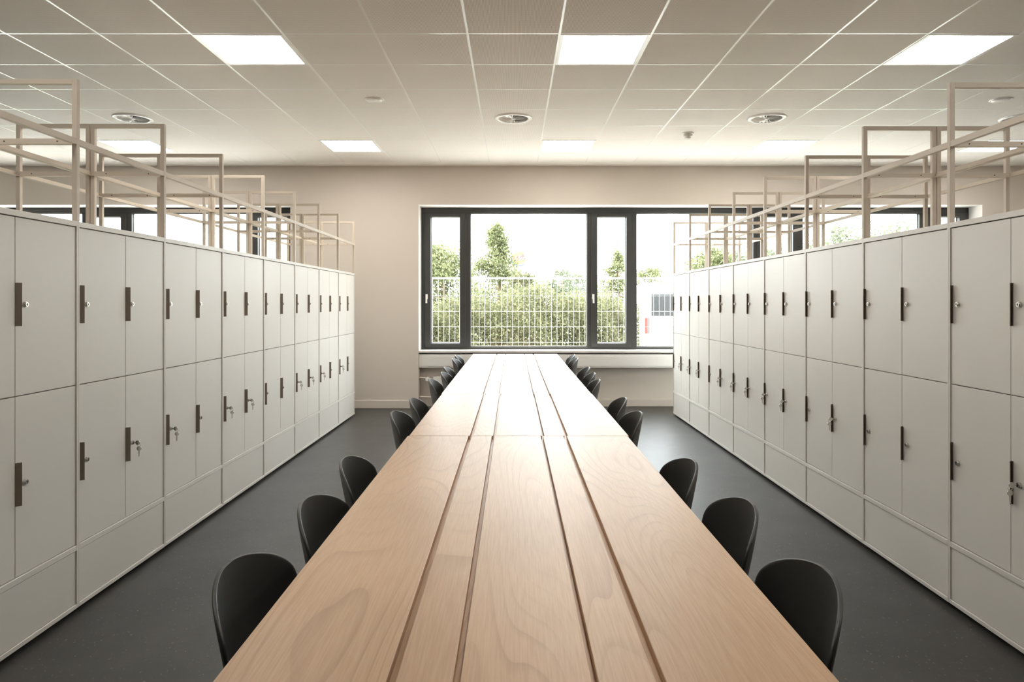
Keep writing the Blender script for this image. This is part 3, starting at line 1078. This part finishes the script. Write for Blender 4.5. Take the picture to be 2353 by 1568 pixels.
# white van behind the fence, tail towards the building
t = thing('van', 'white van parked behind the fence with its tail to the window', 'van', (4.12, 17.0, GZ))
vb = MB()
vb.prism([(0, 0.32), (4.4, 0.32), (4.5, 0.75), (3.7, 1.05), (3.0, 1.92), (0.25, 2.03), (0.05, 1.85)], 'x', -0.98, 0.98)
obj('body', vb.mesh('van_body', 'van_paint', 0.07, 3), t)
obj('rear_window', box_mesh('rear_window', 'van_glass', -0.80, 0.80, -0.012, 0.05, 1.22, 1.75, 0.02, 2), t)
obj('bumper', box_mesh('bumper', 'van_paint', -0.98, 0.98, -0.10, 0.1, 0.28, 0.55, 0.03, 2), t)
obj('number_plate', box_mesh('number_plate', 'sign_white', -0.27, 0.27, -0.012, 0.02, 0.80, 0.92, 0.004, 1), t)
obj('plate_light', box_mesh('plate_light', 'van_plastic', -0.32, 0.32, -0.03, 0.02, 0.945, 0.985, 0.006, 1), t)
for s in (-1, 1):
    obj('tail_light', box_mesh('tail_light', 'tail_light', s * 0.90 - 0.055, s * 0.90 + 0.055, -0.010, 0.06, 0.80, 1.18, 0.015, 2), t)
    for yy in (0.75, 3.6):
        obj('wheel', MB().tube((s * 0.78, yy, 0.32), (s * 0.985, yy, 0.32), 0.32, n=24).mesh('wheel', 'tyre'), t)

# round bun-shaped roadside sign
SY = 90.0
sx_, sz_ = px(1193, SY), pz(593.5, SY)
t = thing('roadside_sign', 'round bun-shaped roadside sign with tilted red lettering on a pole', 'sign', (sx_, SY, GZ))
R = 1.06
cz = sz_ - GZ
tl = math.radians(13)


def disc_poly(fn, n=40):
    return [fn(2 * PI * i / n) for i in range(n)]


def rot2(p):
    return (p[0] * math.cos(tl) - p[1] * math.sin(tl), cz + p[0] * math.sin(tl) + p[1] * math.cos(tl))


obj('pole', MB().tube((0, 0.1, -0.02), (0, 0.1, cz - 0.4), 0.12, n=12).mesh('pole', 'galvanised'), t)
obj('disc', MB().prism(disc_poly(lambda a: rot2((R * math.cos(a), R * 0.98 * math.sin(a)))), 'y', 0.0, 0.25).mesh('disc', 'sign_white'), t)


def bun(sign):
    pts = []
    for i in range(21):
        a = PI * i / 20
        pts.append(rot2((0.80 * math.cos(a), sign * (0.36 + 0.44 * math.sin(a)))))
    return pts


for s in (1, -1):
    obj('bun_half', MB().prism(bun(s), 'y', -0.03, 0.0).mesh('bun_half', 'sign_bun'), t)
cr = []
for i in range(25):
    a = math.radians(100 + 250 * i / 24)
    cr.append(rot2((1.03 * math.cos(a), 1.01 * math.sin(a))))
for i in range(25):
    a = math.radians(350 - 250 * i / 24)
    w = 0.03 + 0.10 * math.sin(PI * i / 24)
    cr.append(rot2(((1.03 - w) * math.cos(a), (1.01 - w) * math.sin(a))))
obj('crescent', MB().prism(cr, 'y', -0.02, 0.0).mesh('crescent', 'sign_blue'), t)
for txt, sz, dz in (('BURGER', 0.40, 0.18), ('KING', 0.60, -0.17)):
    cu = bpy.data.curves.new('lettering', 'FONT')
    cu.body = txt
    cu.size = sz
    cu.align_x = 'CENTER'
    cu.align_y = 'CENTER'
    cu.extrude = 0.02
    cu.offset = 0.012
    tmp = bpy.data.objects.new('tmp', cu)
    COL.objects.link(tmp)
    dg = bpy.context.evaluated_depsgraph_get()
    me = bpy.data.meshes.new_from_object(tmp.evaluated_get(dg))
    bpy.data.objects.remove(tmp)
    me.materials.clear()
    me.materials.append(MATS['sign_red'])
    p = rot2((0, dz))
    obj('lettering', me, t, (p[0], -0.05, p[1]), (PI / 2, -tl, 0))
print('tiles', n_tiles)
